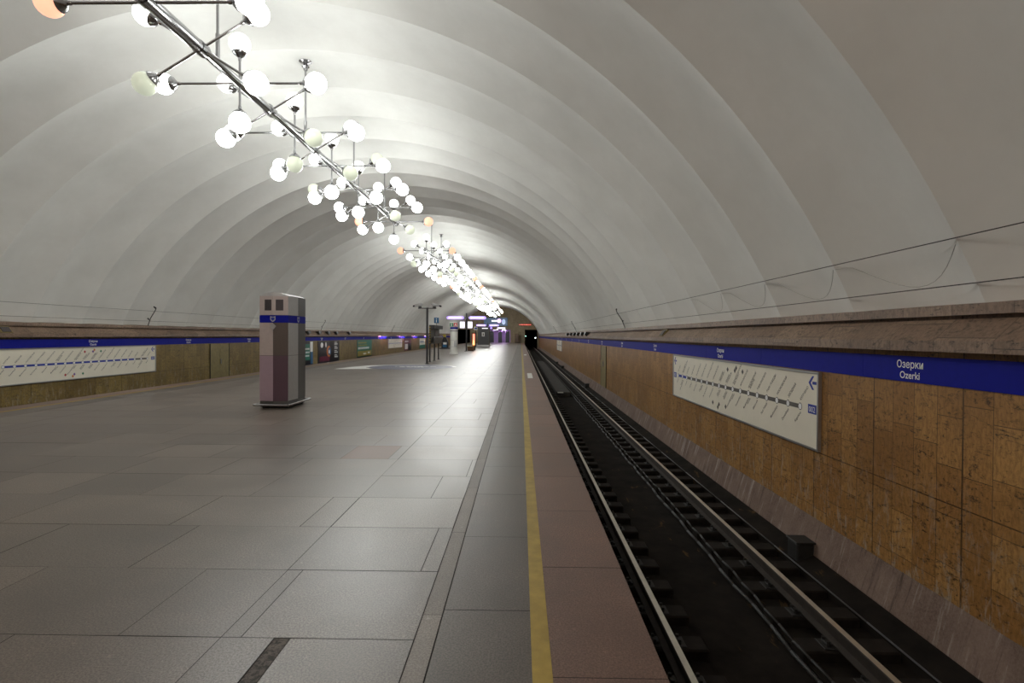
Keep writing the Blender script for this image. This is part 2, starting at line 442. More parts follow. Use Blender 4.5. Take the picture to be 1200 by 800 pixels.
# round floor sticker
def floor_sticker():
    t = empty('floor_sticker', (-5.46, 27.1, 0), 'large round blue direction sticker with pale rim on the platform floor', 'floor sticker')
    fn = lambda u, v, d: (u, v, d)
    mb = MB(); poly(mb, fn, ellipse(0, 0, 2.05, 2.05, 48), .001, .0025); mb.build('disc', M['oval'], t)
    mb = MB()
    poly(mb, fn, [(-1.6,1.9),(-2.4,1.2),(-2.9,-.2),(-3.2,-2.0),(-1.5,-1.6),(-2.05,-.7),(-2.2,.2),(-2.05,1.0)], .001, .002)
    n = 40
    ring = [(2.25*math.cos(PI*.05+PI*1.0*i/n), 2.25*math.sin(PI*.05+PI*1.0*i/n)) for i in range(n+1)] + [(2.06*math.cos(PI*1.05-PI*1.0*i/n), 2.06*math.sin(PI*1.05-PI*1.0*i/n)) for i in range(n+1)]
    for i in range(n):
        j = 2*n+1-i; poly(mb, fn, [ring[i], ring[i+1], ring[j-1], ring[j]], .001, .002)
    mb.build('rim', M['paper'], t)
    mb = MB()
    for v, u0, u1 in ((.3,-.9,.9),(-.1,-.55,.5)):
        u = u0
        while u < u1:
            w = random.uniform(.12,.3); rect(mb, fn, u, u+w, v, v+.22, .003, .004); u += w+.07
    mb.build('printed_mark', M['paper'], t)
floor_sticker()

# ------------------------------------------------------------------ track
struct(MB().box(.55, 1.72, Y0, 135, -1.6, -1.36).box(2.62, 3.5, Y0, 135, -1.6, -1.36).box(1.72, 2.62, Y0, 135, -1.6, -1.43)
       .prism([(3.5,-1.36),(3.5,-1.27),(3.74,-1.17),(3.74,-1.5),(3.5,-1.5)], Y0, 118, fn=lambda a,b,t:(a,t,b)).build('track_bed', M['soot']))
struct(MB().box(XL-.1, EDGE_L+.1, Y0, 135, -1.6, -1.36).build('far_track_bed', M['soot']))
RAIL = [(-.065,0),(.065,0),(.065,.012),(.012,.03),(.010,.105),(.034,.118),(.035,.142),(.026,.15),(-.026,.15),(-.035,.142),(-.034,.118),(-.010,.105),(-.012,.03),(-.065,.012)]
for x, lab in ((1.373, 'running rail nearest the platform edge'), (2.967, 'running rail nearest the travertine wall')):
    t = empty('rail', (x, 0, -1.25), 'worn steel '+lab, 'rail')
    MB().prism(RAIL, Y0, 135, fn=lambda a,b,tt:(a,tt,b)).build('rail_profile', M['railsteel'], t)
    mb = MB(); mb.box(-.027,.027,Y0,135,.1495,.1512); mb.build('running_surface', M['railtop'], t)
GS = 'half sleepers under the rails'
def sleeper(x):
    blk = MB().bbox(-.44,.44,-.125,.125,-.10,.03,.015).build('sleeper_block', M['sleeper'], loc=(x,0,-1.29))
    rx = (1.373 if x < 2 else 2.967) - x
    mb = MB().bbox(rx-.17,rx+.17,-.09,.09,.0302,.0395,.003)
    for s in (-1,1):
        mb.tube((rx+s*.115,-.045,.039),(rx+s*.115,-.045,.085),.016,8); mb.tube((rx+s*.115,.045,.039),(rx+s*.115,.045,.085),.016,8)
        mb.bbox(rx+s*.1-.03,rx+s*.1+.03,-.05,.05,.0395,.062,.005)
    mb.build('rail_plate', M['iron'], blk)
    return blk
for x, lab, ph in ((1.30, 'dark half sleeper under the rail nearest the platform', 1.5), (3.03, 'dark half sleeper under the rail nearest the travertine wall', 1.5)):
    s0 = sleeper(x); s0.location.y = ph; tag(s0, lab, 'sleeper', GS+(' by the platform' if x < 2 else ' by the wall'))
    for i in range(1, 140):
        c = copy_tree(s0); c.location.y = ph + .6*i
rest = MB()
for i in range(140, 205):
    for x in (1.30, 3.03): rest.box(x-.44, x+.44, 1.5+.6*i-.125, 1.5+.6*i+.125, -1.39, -1.26)
tag(rest.build('distant_sleepers', M['sleeper']), 'run of dark sleepers in the far stretch of track', 'sleepers', kind='stuff')
# trough cover boards farther on
mb = MB(); mb.bbox(1.78, 2.48, 27.2, 60, -1.46, -1.20, .02)
tb = empty('trough_cover', (0,0,0), 'grey raised board covering the drain trough between the rails', 'cover')
mb.build('board', M['darkconcrete'], tb); MB().box(1.84,2.12,27.16,27.199,-1.245,-1.2).build('edge_strip', M['white'], tb)
for i, y in enumerate((7.1, 30, 47.5, 55)):
    t = empty('track_box', (3.635, y, -1.225), ['black cable box at the foot of the wall, nearest the camera','black cable box at the wall foot, second along the track','black cable box at the wall foot, third along the track','black cable box at the wall foot, farthest along the track'][i], 'box', 'cable boxes at the wall foot')
    MB().bbox(-.11,.11,-.13,.13,-.04,.19,.015).build('housing', M['iron'], t)
    MB().bbox(-.125,.125,-.145,.145,.19,.215,.008).tube((0,.13,.08),(0,.22,.06),.025,10).build('lid', M['iron'], t)
def cable(name, x, z, r, y0, y1, lab, wob=.03, cat='cable', mat='wire', step=.45):
    pts = []; y = y0
    while y <= y1: pts.append((x + random.uniform(-wob,wob), y, z + random.uniform(0,wob*.2))); y += step
    return tag(MB().sweep(pts, r, 6).build(name, M[mat], smooth=True), lab, cat)
cable('track_cable', 2.57, -1.235, .014, 1.5, 60, 'thin grey cable winding beside the inner sleeper ends', .018, mat='iron', step=.3)
cable('track_cable', 2.545, -1.335, .02, 1.5, 60, 'black cable along the drain trough edge', .02)
cable('conduit', 3.487, -1.255, .009, 1.5, 60, 'thin conduit running along the wall side of the track', .002, mat='darksteel', step=2)

# ------------------------------------------------------------------ blue station name bands
def name_band(side):
    fn0 = on_right(0) if side == 'right' else on_left(0)
    t = empty('name_band', (0,0,0), 'blue station name band along the '+('travertine wall beside the track' if side == 'right' else 'far left track wall'), 'sign band')
    sgn = -1 if side == 'right' else 1
    mb = MB(); y = Y0+.05
    bz0, bz1 = 1.6-.438, 1.6-.182
    while y < 117:
        y2 = min(y+2.6, 117); rect(mb, fn0, sgn*y, sgn*(y2-.004), bz0, bz1, .001, .012); y = y2
    mb.build('band_panel', M['blue'], t)
    if side == 'right': ys = [5.45 + 5.12*k for k in range(11)]
    else: ys = [17.9 + 5.2*k - 5.2 for k in range(11)]
    for y in ys:
        fn = on_right(y) if side == 'right' else on_left(y)
        mb = MB()
        put_text(mb, fn, 'Озерки', 0, 1.6-.300, .105, 'CENTER', .012, d=.0135)
        put_text(mb, fn, 'Ozerki', 0, 1.6-.405, .100, 'CENTER', .012, d=.0135)
        mb.build('station_name', M['letter'], t)
name_band('right'); name_band('left')

# ------------------------------------------------------------------ route maps
RU = ['ПАРНАС','ПРОСПЕКТ ПРОСВЕЩЕНИЯ','ОЗЕРКИ','УДЕЛЬНАЯ','ПИОНЕРСКАЯ','ЧЁРНАЯ РЕЧКА','ПЕТРОГРАДСКАЯ','ГОРЬКОВСКАЯ','НЕВСКИЙ ПРОСПЕКТ','СЕННАЯ ПЛОЩАДЬ','ТЕХНОЛОГИЧЕСКИЙ ИНСТИТУТ','ФРУНЗЕНСКАЯ','МОСКОВСКИЕ ВОРОТА','ЭЛЕКТРОСИЛА','ПАРК ПОБЕДЫ','МОСКОВСКАЯ','ЗВЁЗДНАЯ','КУПЧИНО']
EN = ['Parnas','Prospekt Prosveshcheniya','Ozerki','Udelnaya','Pionerskaya','Chornaya Rechka','Petrogradskaya','Gorkovskaya','Nevsky Prospekt','Sennaya Ploshchad','Tekhnologichesky Institut','Frunzenskaya','Moskovskiye Vorota','Elektrosila','Park Pobedy','Moskovskaya','Zvyozdnaya','Kupchino']
def route_map(side, yl, label):
    fn = (on_right if side == 'right' else on_left)(yl)
    t = empty('route_map', fn(3.33, .15, 0), label, 'route map', 'route maps on the track walls')
    base = Vector(t.location)
    f = lambda u, v, d: tuple(Vector(fn(u, v, d)) - base)
    L, z0, z1 = 6.67, .14, 1.14
    mb = MB(); rect(mb, f, 0, L, z0, z1, .001, .028); mb.build('panel', M['offwhite'], t)
    mb = MB()
    for a in ((0,L,z1-.018,z1+.01),(0,L,z0-.012,z0+.015),(-.012,.02,z0-.012,z1+.01),(L-.02,L+.012,z0-.012,z1+.01)): rect(mb, f, *a, .001, .045)
    mb.build('frame', M['alu'], t)
    n = 18; u0, du, zl = .42, .34, .655
    bl, gr, wt, ink = MB(), MB(), MB(), MB()
    names = list(zip(RU, EN)) if side == 'right' else list(zip(RU, EN))[::-1]
    for i in range(n):
        u = u0 + du*i
        if i < n-1:
            passed = (i >= 2) if side == 'right' else (i >= n-3)
            rect(gr if passed else bl, f, u+.045, u+du-.045, zl-.03, zl+.03, .028, .031)
        poly(wt, f, ellipse(u, zl, .042, .042, 16), .028, .0305); poly(ink, f, ellipse(u, zl, .05, .05, 16), .0279, .0295)
        two = names[i][0].split(' ') if len(names[i][0]) > 13 else [names[i][0]]
        two_e = names[i][1].split(' ') if len(names[i][1]) > 14 else [names[i][1]]
        for k, s in enumerate(two): put_text(ink, f, s, u + .02 + .062*k, zl + .075 , .056, 'LEFT', .006, PI/4, .0295)
        for k, s in enumerate(two_e): put_text(ink, f, s, u + .03 + .06*k, zl - .085 - .0*k, .056, 'RIGHT', .005, PI/4, .0295)
    for q_, ang in ((0,0),(1,0)):
        uu = .07 if q_ == 0 else L-.26
        sc = .5 if q_ == 0 else 1
        # arrow pointing to the reader's left
        cx, cz = uu+.10, z1-.14
        for P in ([(0,.02),(.1,.02),(.1,-.02),(0,-.02)], [(-.1,0),(-.005,.095),(.04,.095),(-.045,0)], [(-.1,0),(-.045,0),(.04,-.095),(-.005,-.095)]):
            poly(bl, f, [(cx+a*.95, cz+b*.95) for a, b in P], .028, .031)
        rect(bl, f, uu, uu+.2, zl-.06, zl+.06, .028, .031)
        put_text(wt, f, '002', uu+.1, zl-.038, .105, 'CENTER', .004, 0, .0325)
    tr = {8: ['green'], 9: ['purple','orange'], 10: ['red']} if side == 'left' else {}
    col = {k: MB() for k in ('green','purple','orange','red')}
    for i in range(n):
        k = i if side == 'right' else n-1-i
        for j, cname in enumerate({8:['green'],9:['purple','orange'],10:['red']}.get(k, [])):
            u = u0 + du*i
            tgt = col[cname] if side == 'left' else gr
            for cu, cv in ((u+.43+.06*j, zl+.34+.05*j), (u-.33-.06*j, zl-.36-.06*j)):
                poly(tgt, f, [(cu-.045,cv),(cu,cv+.045),(cu+.045,cv),(cu,cv-.045)], .028, .031)
    ld = bl.build('line_diagram', M['mapblue'], t)
    gr.build('grey_line', M['grey'], t); wt.build('station_dots', M['letter'], t)
    ink.build('station_names', M['ink'], t)
    for k, b in col.items():
        if b.v: b.build('transfer_mark', M[k], t)
    return t
route_map('right', 13.72, 'long cream route map with frame on the travertine wall beside the near track')
route_map('left', 14.30, 'long cream route map on the far left wall, cut by the photo edge')
t = route_map('left', 58.2, 'small distant white route map on the left wall past the green poster')
t = route_map('right', 57.8, 'small distant white route map far along the right wall')

# ------------------------------------------------------------------ doors in the walls
for i, (side, ya, yb) in enumerate((('right', 24.6, 26.2), ('left', 24.7, 26.35))):
    fn = (on_right if side == 'right' else on_left)(yb if side == 'right' else ya); w = yb-ya
    zb = -.74 if side == 'right' else -.74
    d = empty('door_%d' % (i+1), fn(w/2, zb, 0), None, None); d['kind'] = 'structure'
    b = Vector(d.location); f = lambda u, v, dd: tuple(Vector(fn(u, v, dd)) - b)
    mb = MB(); rect(mb, f, .03, w/2-.005, zb, 1.13, .001, .02); rect(mb, f, w/2+.005, w-.03, zb, 1.13, .001, .02); mb.build('leaf', M['doorp'], d)
    mb = MB(); rect(mb, f, 0, .03, zb, 1.14, .001, .03); rect(mb, f, w-.03, w, zb, 1.14, .001, .03); mb.build('jamb', M['iron'], d)
    mb = MB(); rect(mb, f, w/2+.04, w/2+.07, .2, .42, .02, .06); mb.build('handle', M['alu'], d)

# ------------------------------------------------------------------ posters on the left wall
def poster(ya, yb, z0, z1, label, style):
    fn = on_left(ya); w = yb-ya
    t = empty('advertising_poster', fn(w/2, z0, 0), label, 'poster', 'advertising posters on the left wall')
    b = Vector(t.location); f = lambda u, v, d: tuple(Vector(fn(u, v, d)) - b)
    h = z1-z0
    mb = MB(); rect(mb, f, -.03, w+.03, z0-.03, z1+.02, .001, .02); mb.build('frame', M['darksteel'], t)
    def sheet(u0,u1,v0,v1,m,name='sheet',d=.024): mb = MB(); rect(mb, f, u0*w, u1*w, z0+v0*h, z0+v1*h, .0195, d); mb.build(name, M[m], t)
    def bars(rows, m, seed=1, name='printed_text'):
        r = random.Random(seed); mb = MB()
        for u0, u1, v, hh in rows:
            u = u0
            while u < u1:
                uw = r.uniform(.018, .05); rect(mb, f, u*w, min(u+uw, u1)*w, z0+v*h, z0+(v+hh)*h, .024, .027); u += uw+.012
        mb.build(name, M[m], t)
    if style == 'eye':
        sheet(0,1,0,1,'night')
        sheet(.06,.52,.08,.3,'maroon','red_glow',.026)
        mb = MB(); poly(mb, f, ellipse(.48*w, z0+.52*h, .105*w, .26*h), .024, .027); mb.build('orange_iris', M['orange'], t)
        mb = MB(); poly(mb, f, ellipse(.515*w, z0+.52*h, .075*w, .19*h), .027, .029); mb.build('blue_iris', M['skyblue'], t)
        mb = MB(); poly(mb, f, ellipse(.50*w, z0+.50*h, .03*w, .09*h), .029, .031); mb.build('pupil', M['letter'], t)
        bars([(.76,.92,v,.06) for v in (.2,.42,.62,.82)] + [(.76,.88,v,.04) for v in (.29,.51,.71,.91)], 'letter', 3)
        mb = MB(); poly(mb, f, ellipse(.16*w, z0+.82*h, .06*w, .12*h), .024, .027)
        poly(mb, f, ellipse(.34*w, z0+.83*h, .035*w, .12*h), .024, .027); mb.build('white_mark', M['letter'], t)
    elif style == 'green':
        sheet(0,1,0,1,'teal'); sheet(.0,1,.0,.06,'teal'); sheet(.03,.97,.06,.36,'ochre','yellow_field',.026)
        bars([(.08,.62,.80,.09),(.08,.66,.66,.07)], 'ochre', 5); bars([(.06,.80,.47,.12),(.4,.6,.14,.1),(.72,.86,.18,.1)], 'letter', 6)
    elif style == 'teal':
        sheet(0,1,0,1,'night'); sheet(.88,1,.55,1,'paper','white_field',.026); sheet(.9,1,.02,.55,'skyblue','blue_field',.026); sheet(.1,.86,.2,.9,'teal','green_field',.026); bars([(.3,.84,v,.07) for v in (.35,.5,.65)], 'letter', 8)
    elif style == 'maroon':
        sheet(0,1,0,1,'maroon'); sheet(.1,.5,.1,.55,'paper','white_field',.026); sheet(.55,1,0,.6,'night','dark_field',.026); bars([(.1,.6,.72,.1)], 'letter', 9)
    else:
        sheet(0,1,0,1,'offwhite'); sheet(.0,1,.0,.35,'teal','green_field',.026); bars([(.1,.8,.6,.12)], 'skyblue', 12)
poster(33.2, 37.0, -.42, 1.11, 'white and teal advertising poster half hidden behind the grey column', 'teal')
poster(38.0, 42.4, -.45, 1.11, 'black advertising poster showing an orange and blue eye', 'eye')
poster(47.1, 51.7, -.4, 1.11, 'green and yellow advertising poster with white lettering', 'green')
poster(66.2, 70.3, -.3, 1.11, 'dark maroon advertising poster after the distant white map', 'maroon')
poster(76.2, 80.5, -.3, 1.11, 'white and green advertising poster at the far end of the left wall', 'pale')

# ------------------------------------------------------------------ cornice fittings: wedges, loudspeakers
def cornice_fit(side, y, kind, label, group):
    g = (lambda x: x) if side == 'right' else mir
    if kind == 'wedge':
        t = empty('cornice_bracket', (g(3.72), y, 1.575), label, 'bracket', group)
        mb = MB(); X = lambda x: g(x) - g(3.72)
        mb.prism([(X(3.705),.002),(X(3.60),.10),(X(3.66),.25),(X(3.92),.225),(X(3.885),.18)], -.10, .10, fn=lambda a,b,tt:(a,tt,b)); mb.build('wedge', M['iron'], t)
        mb = MB(); mb.prism([(X(3.61),.07),(X(3.575),.08),(X(3.645),.27),(X(3.67),.26)], -.2, .2, fn=lambda a,b,tt:(a,tt,b)); mb.build('face_plate', M['darksteel'], t)
    else:
        t = empty('loudspeaker', (g(3.79), y, 1.665), label, 'loudspeaker', group)
        X = lambda x: g(x) - g(3.79)
        mb = MB(); mb.prism([(X(3.76),-.10),(X(3.715),-.06),(X(3.85),.12),(X(3.90),.11)], -.17, .17, fn=lambda a,b,tt:(a,tt,b)); mb.build('frame', M['doorp'], t)
        mb = MB(); mb.prism([(X(3.725),-.04),(X(3.713),-.035),(X(3.815),.10),(X(3.83),.09)], -.13, .13, fn=lambda a,b,tt:(a,tt,b)); mb.build('grille', M['slot'], t)
for i, z in enumerate((31.0, 33.2, 35.6, 38.0, 40.5, 43.5)):
    cornice_fit('right', z, 'wedge', ['first','second','third','fourth','fifth','last'][i]+' dark wedge bracket, from the near end, of six on the right cornice', 'wedge brackets on the right cornice')
for i, z in enumerate((35.9, 37.8, 39.6, 41.4, 44.5)):
    cornice_fit('left', z, 'wedge', ['first','second','third','fourth','last'][i]+' dark wedge bracket, from the near end, of five on the left cornice', 'wedge brackets on the left cornice')
cornice_fit('right', 14.6, 'speaker', 'small framed loudspeaker set in the right cornice above the route map', None)
cornice_fit('left', 14.75, 'speaker', 'small framed loudspeaker set in the left cornice at the photo edge', None)

# ------------------------------------------------------------------ wires on the vault and their brackets
for g, sd in (((lambda x: x), 'right'), (mir, 'left')):
    for x, h, nm in ((3.685, .855, 'upper'), (3.865, .475, 'lower')):
        pts = [(g(x) + (0.0), y, h+1.6 - .012*math.sin(PI*((y-2)/20 % 1))) for y in [Y0+.1+1.5*i for i in range(60)]]
        tag(MB().sweep(pts, .005, 5).build('wire', M['wire']), nm+' thin black wire strung along the '+sd+' side of the vault', 'wire')
    for i, y in enumerate((20.7, 38.8, 60.0)):
        t = empty('wire_bracket', (g(3.95), y, 1.9), ['nearest','second','farthest'][i]+' angled metal wire bracket standing on the '+sd+' cornice', 'bracket')
        s = -1 if sd == 'right' else 1
        mb = MB(); mb.sweep([(s*.02,0,0),(s*.13,-.02,.28),(s*.34,-.04,.60),(s*.37,-.06,.70)], .016, 8); mb.build('arm', M['darksteel'], t, smooth=True)
        for (bx, bz) in ((s*.11,.20),(s*.35,.64)):
            mb = MB(); mb.sweep([(bx,-.02,bz),(bx+s*.02,-.12,bz+.02),(bx+s*.03,-.16,bz+.06)], .014, 6); mb.tube((bx+s*.03,-.13,bz+.05),(bx+s*.03,-.19,bz+.07),.025,8); mb.build('hook', M['iron'], t)
# slack cable loops
for k in range(4):
    ya = RIB0 + k*PITCH
    pts = []
    for i in range(15):
        u = i/14; h = 2.40 - .33*math.sin(PI*min(1, u*1.15))*(1-.25*u)
        d = math.sqrt(max(.01, (RV+.10*math.sin(PI*u)-.012)**2 - (h-ZV)**2))
        pts.append((XC + d, ya + .02 + u*(PITCH-.04), h))
    tag(MB().sweep(pts, .0035, 5).build('slack_wire', plain('pale_wire', (.5,.49,.47), .6) if k == 0 else bpy.data.materials['pale_wire']), ['nearest','second','third','farthest'][k]+' thin pale wire sagging across a bay of the right vault side', 'wire', 'sagging wires on the right side of the vault')

# ------------------------------------------------------------------ chandeliers
ZP = CAMZ + 4.59; AP = 2.43; RG = .185
def globe_mesh(name, mat):
    import bmesh
    bm = bmesh.new(); bmesh.ops.create_icosphere(bm, subdivisions=3, radius=RG)
    me = bpy.data.meshes.new(name); bm.to_mesh(me); bm.free(); me.materials.append(mat)
    me.polygons.foreach_set('use_smooth', [True]*len(me.polygons)); return me
GM = {k: globe_mesh('globe', M[k]) for k in ('lit','dim','amber','litup','warm')}
_c = MB().lathe([(.016,-.16),(.03,-.13),(.03,-.09),(.05,-.075),(.115,-.02),(.13,.012),(.12,.02),(.05,.015)], 16)
_co = _c.build('cup', M['steel'], smooth=math.radians(40)); CUP = _co.data; bpy.data.objects.remove(_co)
def chandelier(y0):
    t = empty('chandelier', (XC, y0, ZP+1.78), None, 'chandelier', 'chandeliers along the vault')
    o0 = -1.78
    L = 6*AP
    MB().tube((0,-.45,o0),(0,AP*.5,o0),.1,16).tube((0,AP*.5,o0),(0,L+.35,o0),.082,16).build('pole', M['steel'], t, smooth=math.radians(40))
    mb = MB()
    for k in range(6):
        y = AP*(k+.5); mb.tube((0,y-.09,o0),(0,y+.09,o0),.112,16)
    for y in (-.1, L+.28): mb.tube((0,y-.07,o0),(0,y+.07,o0),.115,16)
    mb.build('collar', M['steel'], t, smooth=math.radians(40))
    rnd = random.Random(3)
    def arm(y, dx, dz, kinds):
        a = Vector((dx, 0, dz)); ln = a.length; u = a/ln
        o = MB().tube(-u*(ln-RG*.85), u*(ln-RG*.85), .021, 10).build('arm', M['steel'], t, smooth=math.radians(40), loc=(0,y,o0))
        for s, kd in zip((-1, 1), kinds):
            gl = bpy.data.objects.new('globe', GM[kd]); C.objects.link(gl); gl.parent = o; gl.location = a*s
            cu = bpy.data.objects.new('cup', CUP); C.objects.link(cu); cu.parent = o
            cu.location = u*s*(ln-RG*.9); cu.rotation_mode = 'QUATERNION'; cu.rotation_quaternion = (u*s).to_track_quat('Z', 'Y')
    pick = lambda p: 'dim' if rnd.random() < p else 'lit'
    for k in range(7):
        y = AP*k
        if k in (0, 6): hk = ('amber', 'amber')
        else: hk = ('dim' if k == 4 else 'lit', 'lit')
        arm(y, 1.41, 0, hk)
        vk = ('lit' if k not in (2,) else 'dim', 'litup')      # lower, upper
        arm(y, 0, .72, vk)
        if k < 6:
            yb = y + AP/2
            arm(yb, .92, .56, ('dim' if k == 0 else 'lit', 'dim' if k in (3,) else 'litup'))
            arm(yb, .90, -.56, ('litup', 'dim' if k in (1,2,4,5) else 'lit'))
    for k in range(4):
        y = 1.70 + 3.78*k
        h = MB().tube((0,y,o0+.07),(0,y,.06),.024,10).tube((0,y,o0+.05),(0,y,o0+.5),.036,10).build('hanger_rod', M['steel'], t, smooth=math.radians(40))
        yw = y0 + y; fr = ((yw-RIB0)/PITCH) % 1; top = ZV + RV + .84*fr*(1-fr) - (ZP+1.78)
        MB().lathe([(.02,top-.24),(.05,top-.2),(.05,top-.17),(.09,top-.13),(.06,top-.1),(.05,top-.05),(.15,top-.015),(.15,top+.01)], 16, origin=(0,y,0)).build('ceiling_rose', M['steel'], h, smooth=math.radians(40))
    return t
CY0 = 9.98 - AP; PER = 22.2
labs = ['large nearest chandelier of globes on chrome arms, reaching the top left photo edge', 'second chandelier of globes along the vault, its near end tipped with orange globes',
        'third chandelier in line down the vault, middle one of the five', 'fourth chandelier in line down the vault, a dense cluster of lit globes', 'farthest chandelier of the line, ending before the brown end wall']
ch0 = chandelier(CY0); ch0['label'] = labs[0]
for k in range(1, 5):
    c = copy_tree(ch0); c.location.y = CY0 + PER*k; c['label'] = labs[k]
c = copy_tree(ch0); c.location.y = CY0 - PER; c['label'] = 'chandelier hanging behind the viewpoint, outside the photo'
for a in c.children:                              # its lamps are warmer than those ahead
    for gl in a.children:
        if gl.name.startswith('globe') and gl.data in (GM['lit'], GM['litup']): gl.data = GM['warm']
def drop(o):
    for ch in list(o.children): drop(ch)
    bpy.data.objects.remove(o)
for a in list(ch0.children):                     # the near end of the first one has no upright arm and only one orange globe
    if a.name.startswith('arm') and abs(a.location.y) < .01:
        gl = [c for c in a.children if c.name.startswith('globe')]
        if any(abs(c.location.z) > .3 for c in gl): drop(a)
        else:
            for c in gl:
                if c.location.x > 0: c.data = GM['lit']

# ------------------------------------------------------------------ grey column on the platform
def column():
    cx, cy = -5.33, 12.17
    t = empty('service_column', (cx, cy, 0), 'tall steel-clad service column with blue band on the platform', 'service column')
    hw, hd, b = .31, .47, .045
    P = [(-hw,-hd),(0,-hd-b),(hw,-hd),(hw+b*.5,0),(hw,hd),(0,hd+b),(-hw,hd),(-hw-b*.5,0)]
    def ring(z0, z1, mats, name, sc=1.0):
        mb = MB()
        for i in range(8):
            a, c = P[i], P[(i+1) % 8]
            mb.add([(a[0]*sc,a[1]*sc,z0),(c[0]*sc,c[1]*sc,z0),(c[0]*sc,c[1]*sc,z1),(a[0]*sc,a[1]*sc,z1)], [(0,1,2,3)], i)
        return mb.build(name, [M[m] for m in mats], t)
    up = ['pinkpanel','pinkpanel_shade','palepanel','greypanel','pinkpanel','pinkpanel_shade','palepanel','greypanel']  # light and dark panels alternate: shading by face angle put into the colours
    lo = ['mauvepanel','mauvepanel_shade','palepanel','greypanel','mauvepanel','mauvepanel_shade','palepanel','greypanel']
    hd_ = ['pinkpanel','pinkpanel','palepanel','greypanel']*2
    ring(.16, 1.135, lo, 'lower_panels'); ring(1.142, 1.845, up, 'upper_panels'); ring(.05, .152, ['greypanel']*8, 'skirting', .985)
    ring(.03, 2.43, ['slot']*8, 'core', .97)
    ring(1.85, 2.005, ['blue']*8, 'blue_band', 1.004); ring(2.012, 2.42, hd_, 'head_panels')
    # domed lid
    mb = MB(); n = 12; vs = []
    for j in range(n+1):
        y = -hd-b + (2*hd+2*b)*j/n; 
        for i in range(n+1):
            s = -1 + 2*i/n; e = 1-abs(y)/(hd+b)*b/(hw)*0
            yl = y
            vs.append((hw*s*1.01, max(-hd-b*(1-abs(s)), min(hd+b*(1-abs(s)), yl)), 2.42 + .085*(1-s*s)))
    w = n+1
    mb.add(vs, [(j*w+i, j*w+i+1, (j+1)*w+i+1, (j+1)*w+i) for j in range(n) for i in range(n)])
    fr = [vs[i] for i in range(w)]; 
    for row in (0, n):
        top = [vs[row*w+i] for i in range(w)]; bot = [(p[0], p[1], 2.42) for p in top]
        mb.add(top + bot, [(i, i+1, w+i+1, w+i) for i in range(n)])
    mb.build('lid', M['palepanel'], t, smooth=math.radians(30))
    # dark windows in the head, crest and kite-shaped badge on the band (all on the two front faces)
    def face(i, u, z, d=.004):
        a, c = Vector(P[i]), Vector(P[(i+1) % 8]); dr = (c-a); nrm = Vector((dr.y, -dr.x)).normalized()
        p = a + dr*u + nrm*d; return (p.x, p.y, z)
    for i, (u0, u1) in ((0,(.38,.88)),(1,(.18,.68))):
        f = lambda u, v, d, i=i: face(i, u, v, d)
        mb = MB(); rect(mb, f, u0, u1, 2.11, 2.345, -.002, .003)
        for q_ in range(7): rect(mb, f, u0+.02, u1-.02, 2.13+.03*q_, 2.14+.03*q_, .003, .006)
        mb.build('vent_window', M['slot'], t)
    for i, u in ((0, 1.0), (2, .95)):
        f = (lambda a, v, d: (a, -hd-b-.006-d, v)) if i == 0 else (lambda a, v, d: (hw+b*.5+.004+d, a, v))
        mb = MB(); poly(mb, f, [(-.055,1.985),(-.02,1.975),(.02,1.975),(.055,1.985),(.055,1.91),(.03,1.88),(0,1.865),(-.03,1.88),(-.055,1.91)], 0, .004)
        cr = mb.build('crest', M['palepanel'], t)
        mb = MB(); poly(mb, f, [(-.038,1.96),(.038,1.96),(.038,1.915),(0,1.885),(-.038,1.915)], .004, .006); mb.build('crest_field', M['mapblue'], cr)
    f = lambda a, v, d: (a, -hd-b-.002-d, v)
    mb = MB(); poly(mb, f, [(-.07,1.775),(0,1.835),(.07,1.775),(.03,1.72),(0,1.69),(-.03,1.72)], 0, .015); mb.tube((0,-hd-b-.01,1.70),(0,-hd-b-.01,1.645),.008,8); mb.build('kite_badge', M['alu'], t)
    # chrome bumper rail
    mb = MB(); x, y = .37, .62
    cs = [(-x,-y,.085),(x,-y,.085),(x,y,.085),(-x,y,.085),(-x,-y,.085)]
    mb.sweep(cs, .022, 10)
    mb.build('bumper_rail', M['steel'], t, smooth=math.radians(40))
    mb = MB()
    for px, py in ((-x,-.45),(x,-.45),(x,.45),(-x,.45)): mb.tube((px*.75,py,.09),(px,py,.085),.012,8)
    for px, py in ((-.2,-y),(.2,-y),(.2,y),(-.2,y)): mb.tube((px,py*.75,.09),(px,py,.085),.012,8)
    mb.build('rail_mount', M['steel'], t)
    MB().bbox(-hw*.9,hw*.9,-hd*.92,hd*.92,0,.06,.01).build('foot', M['iron'], t)
column()

# ------------------------------------------------------------------ camera post, notice stand, help column, sign posts, booth
def cctv():
    t = empty('camera_post', (-5.2, 30.2, 0), 'dark slim post carrying two security cameras on a crossbar', 'camera post')
    MB().tube((0,0,.02),(0,0,3.12),.06,14).build('post', M['darksteel'], t, smooth=math.radians(40))
    MB().lathe([(.13,0),(.13,.02),(.07,.035),(.06,.05)], 16).build('base_plate', M['darksteel'], t)
    MB().tube((-.5,0,3.08),(.5,0,3.08),.03,10).build('crossbar', M['darksteel'], t)
    for s in (-1, 1):
        k = MB().bbox(-.08,.08,-.06,.06,.0,.08,.01).tube((0,0,-.02),(0,0,.02),.03,8).build('bracket', M['darksteel'], t, loc=(s*.40,0,3.11))
        c = MB()
        c.bbox(-.24,.2,-.075,.075,-.055,.07,.02).build('camera_housing', M['palepanel'], t, loc=(s*.46,-.02,3.26)).rotation_euler = (0, (-.22 if s < 0 else .25), 0)
        h = MB().tube((-.02,0,0),(.10,0,0),.05,12).build('camera_lens', M['iron'], t, loc=(s*.46+s*.23, -.02, 3.26 - .05)); h.rotation_euler = (0, .22 if s > 0 else PI-.22, 0)
cctv()
